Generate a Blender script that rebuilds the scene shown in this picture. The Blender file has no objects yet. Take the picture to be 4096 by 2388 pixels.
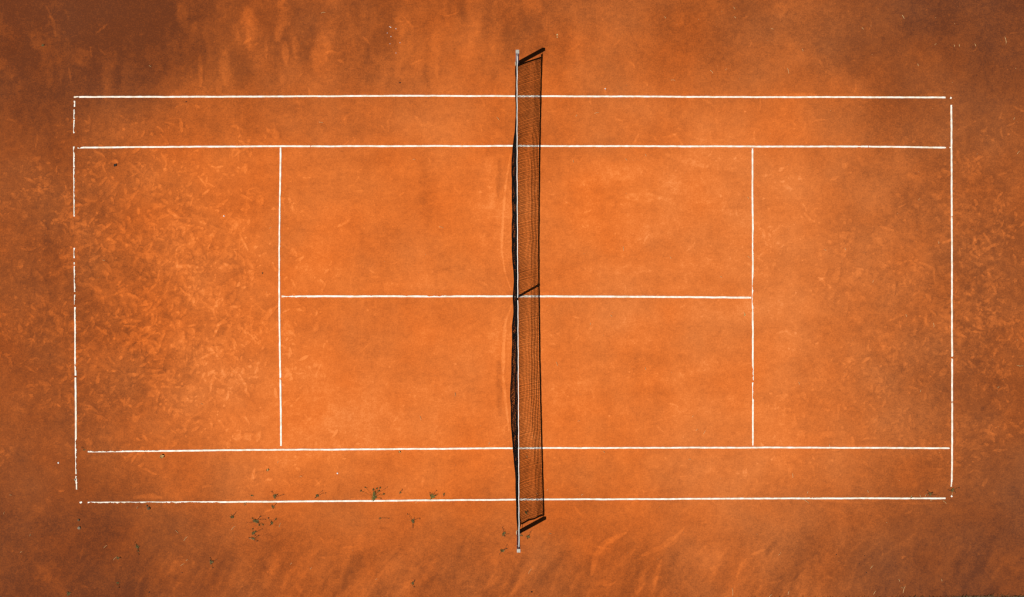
import bpy, bmesh, math, random
import numpy as np
from mathutils import Vector

# ------------------------------------------------------------------ scale of the place
S = 148.0                       # survey units per metre on the court plane
CAM_H = 17.9
NAD = (2048.0, 1004.0)          # survey point right under the camera


def G(px, py):
    """survey point on the ground -> metres"""
    return (px - 2048.0) / S, (1194.0 - py) / S


def GH(px, py, h):
    """survey point seen at height h -> metres"""
    k = (CAM_H - h) / CAM_H
    return G(NAD[0] + (px - NAD[0]) * k, NAD[1] + (py - NAD[1]) * k)


scene = bpy.context.scene
COL = scene.collection
rnd = random.Random(11)


# ------------------------------------------------------------------ helpers
def link(name, me, mat=None, parent=None):
    o = bpy.data.objects.new(name, me)
    COL.objects.link(o)
    if mat is not None and me is not None and not me.materials:
        me.materials.append(mat)
    if parent is not None:
        o.parent = parent
    return o


def tag(o, label=None, cat=None, group=None, kind=None):
    if label:
        o['label'] = label
    if cat:
        o['category'] = cat
    if group:
        o['group'] = group
    if kind:
        o['kind'] = kind
    return o


def empty(name, loc=(0, 0, 0)):
    o = bpy.data.objects.new(name, None)
    COL.objects.link(o)
    o.location = loc
    return o


class MB:
    def __init__(self):
        self.v = []
        self.f = []

    def add(self, vs, fs):
        n = len(self.v)
        self.v += [tuple(p) for p in vs]
        self.f += [tuple(i + n for i in f) for f in fs]

    def tube(self, pts, r, n=5, cap=True):
        pts = [Vector(p) for p in pts]
        rs = r if isinstance(r, (list, tuple)) else [r] * len(pts)
        vs = []
        for i, p in enumerate(pts):
            d = (pts[min(i + 1, len(pts) - 1)] - pts[max(i - 1, 0)]).normalized()
            a = d.cross(Vector((0, 0, 1)))
            if a.length < 1e-3:
                a = d.cross(Vector((0, 1, 0)))
            a.normalize()
            b = d.cross(a)
            for k in range(n):
                t = 2 * math.pi * k / n
                vs.append(p + (a * math.cos(t) + b * math.sin(t)) * rs[i])
        fs = []
        for i in range(len(pts) - 1):
            for k in range(n):
                k2 = (k + 1) % n
                fs.append((i * n + k, i * n + k2, (i + 1) * n + k2, (i + 1) * n + k))
        if cap:
            fs.append(tuple(range(n - 1, -1, -1)))
            fs.append(tuple((len(pts) - 1) * n + k for k in range(n)))
        self.add(vs, fs)

    def band(self, pts, half, thick):
        """box-section ribbon: pts with per-point (side vector * half, normal * thick)"""
        vs = []
        for p, a, b in pts:
            p, a, b = Vector(p), Vector(a) * half, Vector(b) * thick
            vs += [p - a - b, p + a - b, p + a + b, p - a + b]
        fs = [(3, 2, 1, 0)]
        m = len(pts)
        for i in range(m - 1):
            for k in range(4):
                k2 = (k + 1) % 4
                fs.append((i * 4 + k, i * 4 + k2, (i + 1) * 4 + k2, (i + 1) * 4 + k))
        e = (m - 1) * 4
        fs.append((e, e + 1, e + 2, e + 3))
        self.add(vs, fs)

    def blade(self, pts, w):
        """thin leaf blade, tapering to its tip"""
        vs, fs = [], []
        m = len(pts)
        for i, p in enumerate(pts):
            p = Vector(p)
            d = Vector(pts[min(i + 1, m - 1)]) - Vector(pts[max(i - 1, 0)])
            a = d.cross(Vector((0, 0, 1)))
            if a.length < 1e-5:
                a = Vector((1, 0, 0))
            a.normalize()
            ww = w * (0.6, 1.0, 0.75, 0.08)[min(3, int(i * 3.999 / max(1, m - 1)))]
            vs += [p - a * ww + Vector((0, 0, ww * .35)), p, p + a * ww + Vector((0, 0, ww * .35))]
        for i in range(m - 1):
            for k in range(2):
                fs.append((i * 3 + k, i * 3 + k + 1, i * 3 + k + 4, i * 3 + k + 3))
        self.add(vs, fs)

    def mesh(self, name, smooth=False):
        me = bpy.data.meshes.new(name)
        me.from_pydata(self.v, [], self.f)
        me.validate()
        if smooth:
            me.polygons.foreach_set('use_smooth', [True] * len(me.polygons))
        me.update()
        return me

    def build(self, name, mat, parent=None, smooth=False):
        return link(name, self.mesh(name, smooth), mat, parent)


def boxed(name, size, mat, parent, loc, bevel=0.004, seg=2):
    bm = bmesh.new()
    bmesh.ops.create_cube(bm, size=1.0)
    bmesh.ops.scale(bm, vec=size, verts=bm.verts)
    bmesh.ops.bevel(bm, geom=bm.edges[:], offset=bevel, segments=seg, affect='EDGES')
    bmesh.ops.translate(bm, vec=loc, verts=bm.verts)
    me = bpy.data.meshes.new(name)
    bm.to_mesh(me)
    bm.free()
    return link(name, me, mat, parent)


# ------------------------------------------------------------------ materials
def new_mat(name):
    m = bpy.data.materials.new(name)
    m.use_nodes = True
    nt = m.node_tree
    b = nt.nodes['Principled BSDF']
    return m, nt, b


def simple_mat(name, c0, c1, rough=0.8, scale=30.0, metal=0.0, bump=0.0, spec=0.3):
    m, nt, b = new_mat(name)
    tc = nt.nodes.new('ShaderNodeTexCoord')
    nz = nt.nodes.new('ShaderNodeTexNoise')
    nz.inputs['Scale'].default_value = scale
    nz.inputs['Detail'].default_value = 5
    nt.links.new(tc.outputs['Object'], nz.inputs['Vector'])
    r = nt.nodes.new('ShaderNodeValToRGB')
    r.color_ramp.elements[0].position = .35
    r.color_ramp.elements[1].position = .65
    r.color_ramp.elements[0].color = (*c0, 1)
    r.color_ramp.elements[1].color = (*c1, 1)
    nt.links.new(nz.outputs['Fac'], r.inputs['Fac'])
    nt.links.new(r.outputs['Color'], b.inputs['Base Color'])
    b.inputs['Roughness'].default_value = rough
    b.inputs['Metallic'].default_value = metal
    b.inputs['Specular IOR Level'].default_value = spec
    if bump:
        bp = nt.nodes.new('ShaderNodeBump')
        bp.inputs['Strength'].default_value = bump
        bp.inputs['Distance'].default_value = .005
        nt.links.new(nz.outputs['Fac'], bp.inputs['Height'])
        nt.links.new(bp.outputs['Normal'], b.inputs['Normal'])
    return m


def clay_material():
    m, nt, b = new_mat('clay')
    N, L = nt.nodes, nt.links
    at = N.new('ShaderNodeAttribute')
    at.attribute_name = 'dust_vignette'
    geo = N.new('ShaderNodeNewGeometry')

    def noise(scale, detail, rough=.6):
        n = N.new('ShaderNodeTexNoise')
        n.inputs['Scale'].default_value = scale
        n.inputs['Detail'].default_value = detail
        n.inputs['Roughness'].default_value = rough
        L.new(geo.outputs['Position'], n.inputs['Vector'])
        return n

    def math_(op, a, bb):
        x = N.new('ShaderNodeMath')
        x.operation = op
        for i, q in enumerate((a, bb)):
            if isinstance(q, (int, float)):
                x.inputs[i].default_value = q
            else:
                L.new(q, x.inputs[i])
        return x.outputs[0]
    grain = noise(26.0, 3, .8)
    speck = noise(12.0, 2, .7)
    mott = noise(5.5, 6, .65)
    g = math_('MULTIPLY', math_('SUBTRACT', grain.outputs['Fac'], .5), .62)
    q = math_('MULTIPLY', math_('SUBTRACT', mott.outputs['Fac'], .5), .22)
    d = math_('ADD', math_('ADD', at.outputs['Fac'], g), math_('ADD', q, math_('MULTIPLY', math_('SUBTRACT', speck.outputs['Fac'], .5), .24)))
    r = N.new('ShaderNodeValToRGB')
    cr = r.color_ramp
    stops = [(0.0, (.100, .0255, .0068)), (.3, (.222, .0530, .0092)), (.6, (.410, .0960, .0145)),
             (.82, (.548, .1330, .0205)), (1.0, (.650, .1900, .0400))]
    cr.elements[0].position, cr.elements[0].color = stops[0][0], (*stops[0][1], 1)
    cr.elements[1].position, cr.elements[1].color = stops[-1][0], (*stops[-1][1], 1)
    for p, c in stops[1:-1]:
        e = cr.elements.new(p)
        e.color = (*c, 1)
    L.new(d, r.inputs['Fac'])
    hue = N.new('ShaderNodeMixRGB')
    hue.blend_type = 'MULTIPLY'
    hn = noise(.55, 3, .5)
    hr = N.new('ShaderNodeValToRGB')
    hr.color_ramp.elements[0].position, hr.color_ramp.elements[0].color = .3, (1.0, .90, .78, 1)
    hr.color_ramp.elements[1].position, hr.color_ramp.elements[1].color = .7, (1.0, 1.02, 1.12, 1)
    L.new(hn.outputs['Fac'], hr.inputs['Fac'])
    hue.inputs['Fac'].default_value = 1
    L.new(r.outputs['Color'], hue.inputs['Color1'])
    L.new(hr.outputs['Color'], hue.inputs['Color2'])
    pale = N.new('ShaderNodeAttribute')
    pale.attribute_name = 'silt'
    pm = N.new('ShaderNodeMixRGB')
    pm.blend_type = 'MULTIPLY'
    pm.inputs['Color2'].default_value = (.965, 1.17, 1.75, 1)
    L.new(pale.outputs['Fac'], pm.inputs['Fac'])
    L.new(hue.outputs['Color'], pm.inputs['Color1'])
    L.new(pm.outputs['Color'], b.inputs['Base Color'])
    b.inputs['Roughness'].default_value = .95
    b.inputs['Specular IOR Level'].default_value = .12
    bn = noise(90.0, 3, .7)
    bp = N.new('ShaderNodeBump')
    bp.inputs['Strength'].default_value = .35
    bp.inputs['Distance'].default_value = .006
    L.new(bn.outputs['Fac'], bp.inputs['Height'])
    L.new(bp.outputs['Normal'], b.inputs['Normal'])
    return m


M_CLAY = clay_material()
M_LINE = simple_mat('white_plastic_line', (.60, .52, .40), (.78, .75, .68), .7, 7)
M_NET = simple_mat('black_cord', (.003, .003, .003), (.007, .006, .006), 1.0, 40, spec=.05)
M_STRAP = simple_mat('black_webbing', (.004, .004, .004), (.008, .008, .008), 1.0, 60, spec=.05)
M_TAPE = simple_mat('white_canvas', (.70, .68, .63), (.84, .83, .80), .8, 14, bump=.3)
M_POST = simple_mat('grey_blue_paint', (.17, .17, .235), (.25, .25, .32), .5, 12, metal=.1, bump=.1)
M_CAP = simple_mat('bare_aluminium', (.30, .29, .26), (.46, .44, .38), .45, 50, metal=.25)
M_STEEL = simple_mat('steel', (.33, .32, .31), (.5, .5, .5), .4, 60, metal=.6)
M_CONC = simple_mat('pale_mortar', (.36, .27, .16), (.5, .40, .26), .9, 40)
M_WEED = simple_mat('weed_green', (.055, .042, .009), (.15, .105, .022), .7, 60)
M_WEEDY = simple_mat('weed_yellow_green', (.045, .045, .009), (.20, .17, .025), .7, 60)
M_RUN = simple_mat('weed_runner', (.07, .030, .010), (.15, .06, .02), .8, 60)
M_STRAW = simple_mat('straw', (.40, .26, .10), (.62, .46, .22), .7, 60)
M_DRY = simple_mat('dead_leaf', (.05, .022, .008), (.13, .065, .02), .8, 50)
M_CURL = simple_mat('curled_leaf', (.16, .06, .012), (.55, .35, .12), .8, 60)
M_WSTONE = simple_mat('pale_stone', (.45, .42, .38), (.7, .68, .64), .8, 60)
M_GSTONE = simple_mat('grey_stone', (.12, .09, .055), (.26, .21, .14), .8, 50)
M_DARK = simple_mat('dark_crumb', (.012, .008, .006), (.03, .018, .012), .9, 60)
M_GRASS = simple_mat('dry_grass', (.03, .026, .009), (.10, .075, .03), .8, 20)
M_SOIL = simple_mat('verge_soil', (.045, .034, .014), (.10, .062, .028), .95, 1.3, bump=.4)

# ------------------------------------------------------------------ clay court: one sheet, dense where the court lies
STEP = 0.02
xs = np.arange(-14.8, 14.8001, STEP)
ys = np.arange(-9.1, 9.1001, STEP)
far = np.concatenate([np.arange(.06, .6, .06), np.arange(.7, 12, .14), np.array([12.5, 13.5, 15, 17, 20, 25, 33, 50, 90, 150, 250, 400.0])])
XS = np.concatenate([xs[0] - far[::-1], xs, xs[-1] + far])
YS = np.concatenate([ys[0] - far[::-1], ys, ys[-1] + far])
NX, NY = len(XS), len(YS)
X, Y = np.meshgrid(XS, YS)
PX = X * S + 2048.0
PY = 1194.0 - Y * S


def lattice(u, v, seed):
    rs = np.random.RandomState(seed)
    T = rs.rand(256, 256).astype(np.float32)
    iu, iv = np.floor(u).astype(np.int64), np.floor(v).astype(np.int64)
    fu, fv = (u - iu), (v - iv)
    fu = fu * fu * fu * (fu * (fu * 6 - 15) + 10)
    fv = fv * fv * fv * (fv * (fv * 6 - 15) + 10)
    a, b_ = T[iu & 255, iv & 255], T[(iu + 1) & 255, iv & 255]
    c, d = T[iu & 255, (iv + 1) & 255], T[(iu + 1) & 255, (iv + 1) & 255]
    return ((a * (1 - fu) + b_ * fu) * (1 - fv) + (c * (1 - fu) + d * fu) * fv) - .5


def fbm(size, seed, octv=5, gain=.55, ang=0.0, stretch=1.0, wx=None, wy=None):
    """signed fractal noise, 'size' metres for the largest feature, stretched along 'ang'"""
    x, y = X + (0 if wx is None else wx), Y + (0 if wy is None else wy)
    c, s = math.cos(ang), math.sin(ang)
    u, v = (x * c + y * s) / stretch, (-x * s + y * c)
    out, amp, f, tot = 0, 1.0, 1.0 / size, 0
    for o in range(octv):
        out = out + amp * lattice(u * f + 37.1 * o + 100, v * f + 17.7 * o + 100, seed + o)
        tot += amp
        amp *= gain
        f *= 2.03
    return out / tot * 2


def sstep(a, b, x):
    t = np.clip((x - a) / (b - a), 0, 1)
    return t * t * (3 - 2 * t)


WX, WY = fbm(2.2, 500, 4) * .8, fbm(2.2, 520, 4) * .8
# clay tone: dry court, then lens-like edge darkening painted into the run-off round it
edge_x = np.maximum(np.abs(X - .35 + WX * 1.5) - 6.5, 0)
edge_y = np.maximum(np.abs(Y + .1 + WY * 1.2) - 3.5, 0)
vignette_tone = 1 - sstep(-1.0, 7.2, edge_x + .35 * fbm(1.2, 540, 3)) * .76 - sstep(-.6, 4.6, edge_y + .35 * fbm(1.1, 550, 3)) * .63
vignette_tone = np.clip(vignette_tone, -.16, 1)
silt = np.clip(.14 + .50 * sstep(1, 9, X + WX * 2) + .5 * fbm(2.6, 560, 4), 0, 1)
D = .175 + .60 * vignette_tone
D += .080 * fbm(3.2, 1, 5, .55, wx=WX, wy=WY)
D += .100 * fbm(.9, 31, 5, .68, wx=WX * .5, wy=WY * .5)
# the strip beyond the upper sideline is darker on its left half
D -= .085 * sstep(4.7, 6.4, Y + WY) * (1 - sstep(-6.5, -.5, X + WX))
# broom and drag-mat strokes: along the court in the middle, across it in the run-off above and below
mid = (1 - sstep(4.2, 6.0, np.abs(Y))) * (1 - sstep(7, 9, np.abs(X)))
D += .11 * mid * fbm(.55, 61, 5, .6, 0.05, 5.0, WX * .15, WY * .15)
D += .05 * mid * fbm(.5, 66, 4, .6, math.pi / 2, 6.0)
topb = sstep(5.0, 6.4, Y) * (1 - sstep(0.5, 5, X))
D += .17 * topb * fbm(.75, 71, 5, .55, math.pi / 2 - .06, 3.2, WX * .25, WY * .2)
D += .10 * sstep(4.8, 6.2, Y) * fbm(1.3, 76, 5, .6, wx=WX * .5, wy=WY * .5)
botb = sstep(5.6, 7.4, -Y)
D += .125 * botb * fbm(.50, 81, 5, .55, math.radians(56), 4.5, WX * .4, WY * .4)
# play wears the clay rough behind and inside both baselines
def lobe(cx, cy, sx, sy):
    return np.exp(-.5 * (((PX - cx) / sx) ** 2 + ((PY - cy) / sy) ** 2))


rough_l = np.clip(lobe(640, 1230, 300, 400) * 1.1 + .55 * lobe(180, 1150, 120, 420), 0, 1)
rough_r = np.clip(lobe(3560, 1200, 230, 380) * .7 + lobe(3930, 1180, 95, 420), 0, 1)
rough = np.clip(rough_l + rough_r, 0, 1)
D += rough * (.09 * fbm(.36, 91, 4, .65, wx=WX * .2, wy=WY * .2) + .15 * fbm(.14, 95, 3, .65))
D -= .030 * rough
D += .075 * fbm(.13, 97, 3, .7)
Z = .0010 * fbm(.6, 201, 3) + rough * .0022 * fbm(.22, 205, 3, .6)


# ---- marks that shoes, balls, rakes and the drag mat have left
xd0, yd0 = xs[0], ys[0]
OX = OY = len(far)


M = np.zeros_like(D)              # fresh scuffs lie over one another without adding up
fresh = False


def stroke(pts, w, amp, soft=.35, relief=0.0, lip=0.0, taper=True, seed=None):
    """one scrape in the clay: pts in survey units, w its width"""
    P = [G(*p) for p in pts]
    wm = w / S * .5
    r = wm * (1 + soft) + .06
    x0, x1 = min(p[0] for p in P) - r, max(p[0] for p in P) + r
    y0, y1 = min(p[1] for p in P) - r, max(p[1] for p in P) + r
    i0, i1 = int((x0 - xd0) / STEP), int((x1 - xd0) / STEP) + 2
    j0, j1 = int((y0 - yd0) / STEP), int((y1 - yd0) / STEP) + 2
    i0, j0 = max(i0, 0), max(j0, 0)
    i1, j1 = min(i1, len(xs)), min(j1, len(ys))
    if i1 <= i0 or j1 <= j0:
        return
    sl = (slice(OY + j0, OY + j1), slice(OX + i0, OX + i1))
    x, y = X[sl], Y[sl]
    L = [0]
    for a, b in zip(P, P[1:]):
        L.append(L[-1] + math.hypot(b[0] - a[0], b[1] - a[1]))
    tot = max(L[-1], 1e-4)
    best = np.full(x.shape, 1e9)
    side = np.zeros(x.shape)
    along = np.zeros(x.shape)
    for k in range(max(1, len(P) - 1)):
        a = P[k]
        b = P[min(k + 1, len(P) - 1)]
        dx, dy = b[0] - a[0], b[1] - a[1]
        q = dx * dx + dy * dy
        t = np.clip(((x - a[0]) * dx + (y - a[1]) * dy) / q, 0, 1) if q > 1e-9 else np.zeros(x.shape)
        ex, ey = x - a[0] - t * dx, y - a[1] - t * dy
        d = np.hypot(ex, ey)
        mk = d < best
        best = np.where(mk, d, best)
        side = np.where(mk, np.sign(dx * ey - dy * ex), side)
        along = np.where(mk, (L[k] + t * math.sqrt(q)) / tot, along)
    wl = wm * (np.clip(np.sin(np.pi * np.clip(along * .86 + .1, 0, 1)), .25, 1) ** .6 if taper and len(P) > 1 else 1)
    jag = 1 + .30 * WXD[sl]
    e = best / (wl * jag)
    body = 1 - sstep(1 - soft, 1 + soft, e)
    if fresh:
        M[sl] = np.where(body > .02, np.maximum(M[sl] * (1 - .75 * body), 0) + amp * body * WXN[sl], M[sl])
    else:
        D[sl] += amp * body * WXN[sl]
    if lip:
        D[sl] -= lip * np.exp(-((e - 1.35) / .35) ** 2) * (side > 0)
    if relief:
        Z[sl] += relief * (np.exp(-((e - 1.15) / .4) ** 2) * .8 - .6 * body)


WXD = fbm(.22, 300, 3, .6) * 1.3
WXN = np.clip(.95 + .75 * fbm(.10, 310, 3, .7), .45, 1.5)
rs = random.Random(5)


def lens(cx, cy, ln, w, ang, amp, bend=0.0, **k):
    c, s = math.cos(ang), math.sin(ang)
    pts = []
    for t in (-.5, -.17, .17, .5):
        o = bend * (1 - 4 * t * t)
        pts.append((cx + c * ln * t - s * o, cy + s * ln * t + c * o))
    stroke(pts, w, amp, **k)


def scatter(n, cx, cy, sx, sy, amp, lmin=14, lmax=60):
    todo = []
    while len(todo) < n:
        if rs.random() < .45:
            todo.append((rs.gauss(cx, sx), rs.gauss(cy, sy)))
        else:                                               # steps and slides bunch where players stood
            ax, ay, sp = rs.gauss(cx, sx * .95), rs.gauss(cy, sy * .95), rs.uniform(14, 70)
            todo += [(rs.gauss(ax, sp), rs.gauss(ay, sp)) for _ in range(rs.randint(3, 15))]
    for px, py in todo:
        if not (-20 < px < 4116 and 470 < py < 1980):
            continue
        kind = rs.random()
        a = amp * rs.uniform(.45, 1.25)
        if kind < .30:
            stroke([(px, py), (px + rs.uniform(-5, 5), py + rs.uniform(-5, 5))], rs.uniform(7, 15), a * 1.15, .22, .0012, .04)
        elif kind < .9:
            ln = lmin + (lmax - lmin) * rs.random() ** 2.6 * rs.choice([1, 1, 1, 1.6])
            lens(px, py, ln, rs.uniform(7, 15), rs.uniform(0, math.pi), a, rs.gauss(0, .07) * ln,
                 soft=.13, relief=.0018, lip=.07 * rs.random())
        else:
            stroke([(px, py), (px + rs.uniform(-18, 18), py + rs.uniform(-18, 18)), (px + rs.uniform(-24, 24), py + rs.uniform(-24, 24))],
                   rs.uniform(14, 30), a * .8, .45, .0015, .04)


fresh = True
scatter(900, 640, 1230, 290, 370, .185, 12, 54)
scatter(520, 800, 1280, 180, 330, .160, 12, 56)
scatter(270, 490, 830, 170, 190, .170, 12, 52)
scatter(260, 160, 1150, 110, 420, .125, 10, 46)
scatter(520, 3540, 1210, 270, 400, .125, 8, 38)
scatter(520, 3940, 1170, 95, 420, .150, 8, 42)
scatter(110, 3550, 1700, 260, 160, .09, 10, 40)
fresh = False
for _ in range(620):                                        # ball marks and short slides over the rest of the court
    px, py = rs.uniform(1130, 3300), rs.uniform(420, 1980)
    if rs.random() < .62:
        stroke([(px, py), (px + rs.uniform(-4, 4), py + rs.uniform(-4, 4))], rs.uniform(7, 12), rs.uniform(.05, .17), .22, .0008)
    else:
        lens(px, py, rs.uniform(14, 46), rs.uniform(5, 9), rs.uniform(-.9, .9) + (math.pi / 2 if rs.random() < .3 else 0),
             rs.uniform(.04, .13), rs.uniform(-5, 5), soft=.25, relief=.001)
for _ in range(260):                                        # the same in the run-off
    px = rs.uniform(0, 4096)
    py = rs.choice([rs.uniform(0, 380), rs.uniform(2020, 2388), rs.uniform(390, 580)])
    if rs.random() < .55:
        stroke([(px, py), (px + 2, py + 2)], rs.uniform(7, 12), rs.uniform(.07, .18), .22, .0008)
    else:
        lens(px, py, rs.uniform(18, 60), rs.uniform(6, 11), rs.uniform(0, math.pi), rs.uniform(.05, .15), rs.uniform(-6, 6), soft=.25, relief=.001)
for _ in range(190):                                        # rake strokes along the near edge of the clay
    px = rs.uniform(560, 4096)
    py = rs.uniform(2225, 2400) - (60 * rs.random() if px > 1900 else 0)
    a = -math.radians(rs.uniform(44, 74))
    lens(px, py, rs.uniform(70, 220), rs.uniform(10, 34), a, rs.uniform(.02, .075) * rs.choice([1, 1, -1]), rs.uniform(-16, 4), soft=.8)
for _ in range(70):                                         # and across the far run-off
    px, py = rs.uniform(-20, 2000), rs.uniform(-10, 330)
    lens(px, py, rs.uniform(70, 180), rs.uniform(18, 50), math.pi / 2 + rs.uniform(-.2, .25), rs.uniform(.03, .09) * rs.choice([1, 1, -1]), rs.uniform(-8, 8), soft=.8)

LIGHT = [  # strokes one can pick out: points, width, strength, softness
    ([(185, 25), (212, 85), (222, 148)], 13, .16, .5), ([(428, 98), (385, 133)], 10, .24, .3), ([(398, 195), (422, 220)], 10, .25, .3),
    ([(362, 188), (366, 228)], 7, .2, .3), ([(275, 270), (284, 330)], 8, .2, .35), ([(800, 222), (803, 345)], 19, .17, .5),
    ([(900, 210), (905, 335)], 44, .14, .7), ([(1062, 165), (1064, 230)], 15, .14, .5), ([(1140, 170), (1143, 255)], 26, .17, .5),
    ([(1178, 155), (1185, 230)], 30, .13, .6), ([(1125, -5), (1135, 60), (1112, 155)], 54, .18, .7), ([(1285, 140), (1290, 245)], 62, .15, .7),
    ([(1305, 210), (1341, 209)], 15, .18, .25), ([(722, 30), (734, 80)], 60, .15, .8), ([(318, 205), (330, 250)], 76, .14, .8),
    ([(530, 100), (560, 130)], 64, .14, .8), ([(10, 255), (30, 300)], 90, .14, .8), ([(1545, 300), (1690, 294)], 26, .09, .5),
    ([(3115, 20), (3125, 60)], 70, .14, .8), ([(2100, 10), (2150, 40)], 90, .14, .8), ([(2700, 70), (2725, 90)], 62, .10, .8),
    ([(2510, 786), (2636, 791)], 38, .13, .35), ([(2450, 690), (2560, 682)], 62, .09, .8), ([(2668, 618), (2740, 640), (2830, 668)], 26, .11, .5),
    ([(2900, 680), (2960, 676)], 24, .09, .5), ([(2690, 715), (2700, 760)], 64, .09, .7), ([(2660, 800), (2700, 820)], 20, .07, .6),
    ([(2042, 618), (2022, 740), (2010, 900), (2006, 1000), (2020, 1090), (2044, 1160)], 10, .22, .4),
    ([(2044, 1222), (2022, 1290), (2013, 1400), (2012, 1500), (2020, 1590), (2036, 1720)], 13, .22, .4),
    ([(1962, 640), (1968, 820)], 60, .10, .8), ([(1975, 1250), (1980, 1420)], 60, .08, .8),
    ([(1999, 640), (1992, 790)], 20, -.17, .7), ([(1998, 1450), (1999, 1660)], 26, -.15, .8), ([(1705, 600), (1712, 900)], 60, -.10, .9),
    ([(2365, 2299), (2385, 2218), (2422, 2169), (2503, 2132)], 24, .18, .5), ([(2568, 2222), (2649, 2187), (2714, 2136), (2741, 2106)], 20, .16, .6),
    ([(2609, 2372), (2621, 2319), (2645, 2238)], 20, .15, .6), ([(2946, 2311), (2962, 2262), (2987, 2234)], 13, .15, .5),
    ([(3007, 2218), (3056, 2199)], 13, .17, .45), ([(2815, 2215), (2845, 2270)], 110, .13, .8), ([(2048, 2376), (2097, 2315), (2147, 2256)], 28, .15, .6),
    ([(2305, 2180), (2360, 2200)], 110, .10, .8), ([(2560, 2355), (2575, 2300)], 24, .12, .6), ([(160, 2270), (190, 2310)], 84, .15, .8),
    ([(230, 2320), (250, 2365)], 70, .12, .8), ([(690, 2280), (760, 2250)], 80, .14, .8), ([(185, 1998), (205, 2020)], 22, .15, .5),
    ([(140, 2030), (170, 2050)], 64, .12, .8), ([(535, 1990), (600, 1984), (645, 1990)], 20, .17, .5), ([(582, 1874), (600, 1886), (625, 1898)], 10, .20, .3),
    ([(552, 1862), (580, 1880)], 6, .15, .3), ([(1060, 2048), (1092, 2036)], 8, .22, .3), ([(1184, 1870), (1200, 1882)], 15, .2, .3),
    ([(1100, 2220), (1095, 2290)], 50, .13, .8), ([(1440, 2170), (1460, 2210)], 80, .10, .9),
    ([(312, 1134), (360, 1145), (402, 1162)], 24, .15, .35), ([(395, 1160), (410, 1185)], 62, .11, .6), ([(490, 1286), (560, 1284)], 24, .17, .4),
    ([(655, 1275), (680, 1290), (700, 1318)], 18, .18, .4), ([(855, 1346), (873, 1300), (905, 1272)], 13, .2, .35), ([(800, 1436), (866, 1405)], 11, .17, .4),
    ([(805, 1203), (850, 1235), (868, 1282)], 10, .18, .4), ([(945, 1490), (965, 1512)], 13, .2, .3), ([(966, 1512), (985, 1550), (982, 1570)], 14, .2, .3),
    ([(610, 942), (625, 955), (656, 959)], 12, .22, .3), ([(490, 971), (545, 994)], 11, .2, .35), ([(352, 1622), (390, 1648)], 16, .18, .35),
    ([(385, 1662), (428, 1682)], 15, .18, .35), ([(705, 1000), (735, 985), (755, 975)], 18, .16, .4), ([(540, 1058), (575, 1064)], 40, .15, .5),
    ([(700, 1065), (790, 1066)], 18, .16, .5), ([(336, 905), (340, 872)], 26, .12, .5), ([(645, 1547), (675, 1547)], 10, .2, .3), ([(703, 1548), (733, 1551)], 9, .22, .3),
    ([(505, 1610), (520, 1590)], 8, .2, .3), ([(295, 1470), (330, 1430)], 12, .18, .4), ([(1362, 905), (1402, 874)], 10, .17, .3), ([(1595, 783), (1615, 771)], 9, .16, .3),
    ([(3520, 906), (3575, 921)], 12, .16, .4), ([(3496, 940), (3530, 980)], 34, .10, .5), ([(3680, 1050), (3735, 1075), (3738, 1125)], 11, .15, .4),
    ([(3730, 725), (3745, 745)], 12, .16, .4), ([(3745, 870), (3760, 885)], 14, .16, .4), ([(3560, 1282), (3610, 1262)], 8, .14, .4), ([(3400, 1275), (3440, 1270)], 20, .09, .6),
    ([(3585, 1590), (3640, 1620)], 46, .09, .7), ([(3990, 700), (4025, 692)], 9, .18, .35), ([(3870, 920), (3900, 960)], 30, .13, .6),
    ([(4040, 1690), (4080, 1712)], 16, .15, .4), ([(3945, 1455), (3975, 1470)], 9, .18, .35),
]
for p, w, a, s in LIGHT:
    k_ = .80 if p[0][1] > 2090 and len(p) > 1 else .85
    stroke(p, w, a * k_, s * (1.25 if k_ < .7 else .9), .0012 if abs(a) > .13 else 0, .03 if a > .15 else 0)
for k in range(46):                                         # short teeth of the drag mat along the net
    py = rs.choice([rs.uniform(690, 1100), rs.uniform(1450, 1660)])
    stroke([(2013 + rs.uniform(-2, 3), py), (2034 + rs.uniform(-6, 6), py + rs.uniform(-3, 3))], 3.5, rs.uniform(-.06, .10), .6)
for py in (388, 1792, 2004):                                # clay brushed up along the tapes
    for _ in range(26):
        px = rs.uniform(330, 3780)
        stroke([(px, py + rs.choice([-9, -8, 9])), (px + rs.uniform(40, 220), py + rs.choice([-9, -8, 9]))], rs.uniform(8, 13), rs.uniform(-.06, .1), .8)
D += M
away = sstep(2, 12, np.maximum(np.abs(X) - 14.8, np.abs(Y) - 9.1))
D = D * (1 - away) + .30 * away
D[...] = np.clip(D, .02, .98)
Z[:] = np.clip(Z, -.004, .0026)
Z[np.abs(X) > 14.7] = 0
Z[np.abs(Y) > 9.0] = 0

co = np.empty((NX * NY, 3), np.float32)
co[:, 0], co[:, 1], co[:, 2] = X.ravel(), Y.ravel(), Z.ravel()
idx = np.arange(NX * NY).reshape(NY, NX)
quads = np.stack([idx[:-1, :-1], idx[:-1, 1:], idx[1:, 1:], idx[1:, :-1]], -1).reshape(-1, 4).astype(np.int32)
me = bpy.data.meshes.new('clay_court')
me.vertices.add(NX * NY)
me.vertices.foreach_set('co', co.ravel())
me.loops.add(quads.size)
me.loops.foreach_set('vertex_index', quads.ravel())
me.polygons.add(len(quads))
me.polygons.foreach_set('loop_start', np.arange(0, quads.size, 4, dtype=np.int32))
me.polygons.foreach_set('use_smooth', np.ones(len(quads), bool))
me.update(calc_edges=True)
att = me.attributes.new('dust_vignette', 'FLOAT', 'POINT')  # dustiness and marks of the clay, with the painted edge darkening in it
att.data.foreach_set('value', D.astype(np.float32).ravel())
at2 = me.attributes.new('silt', 'FLOAT', 'POINT')
at2.data.foreach_set('value', silt.astype(np.float32).ravel())
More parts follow.
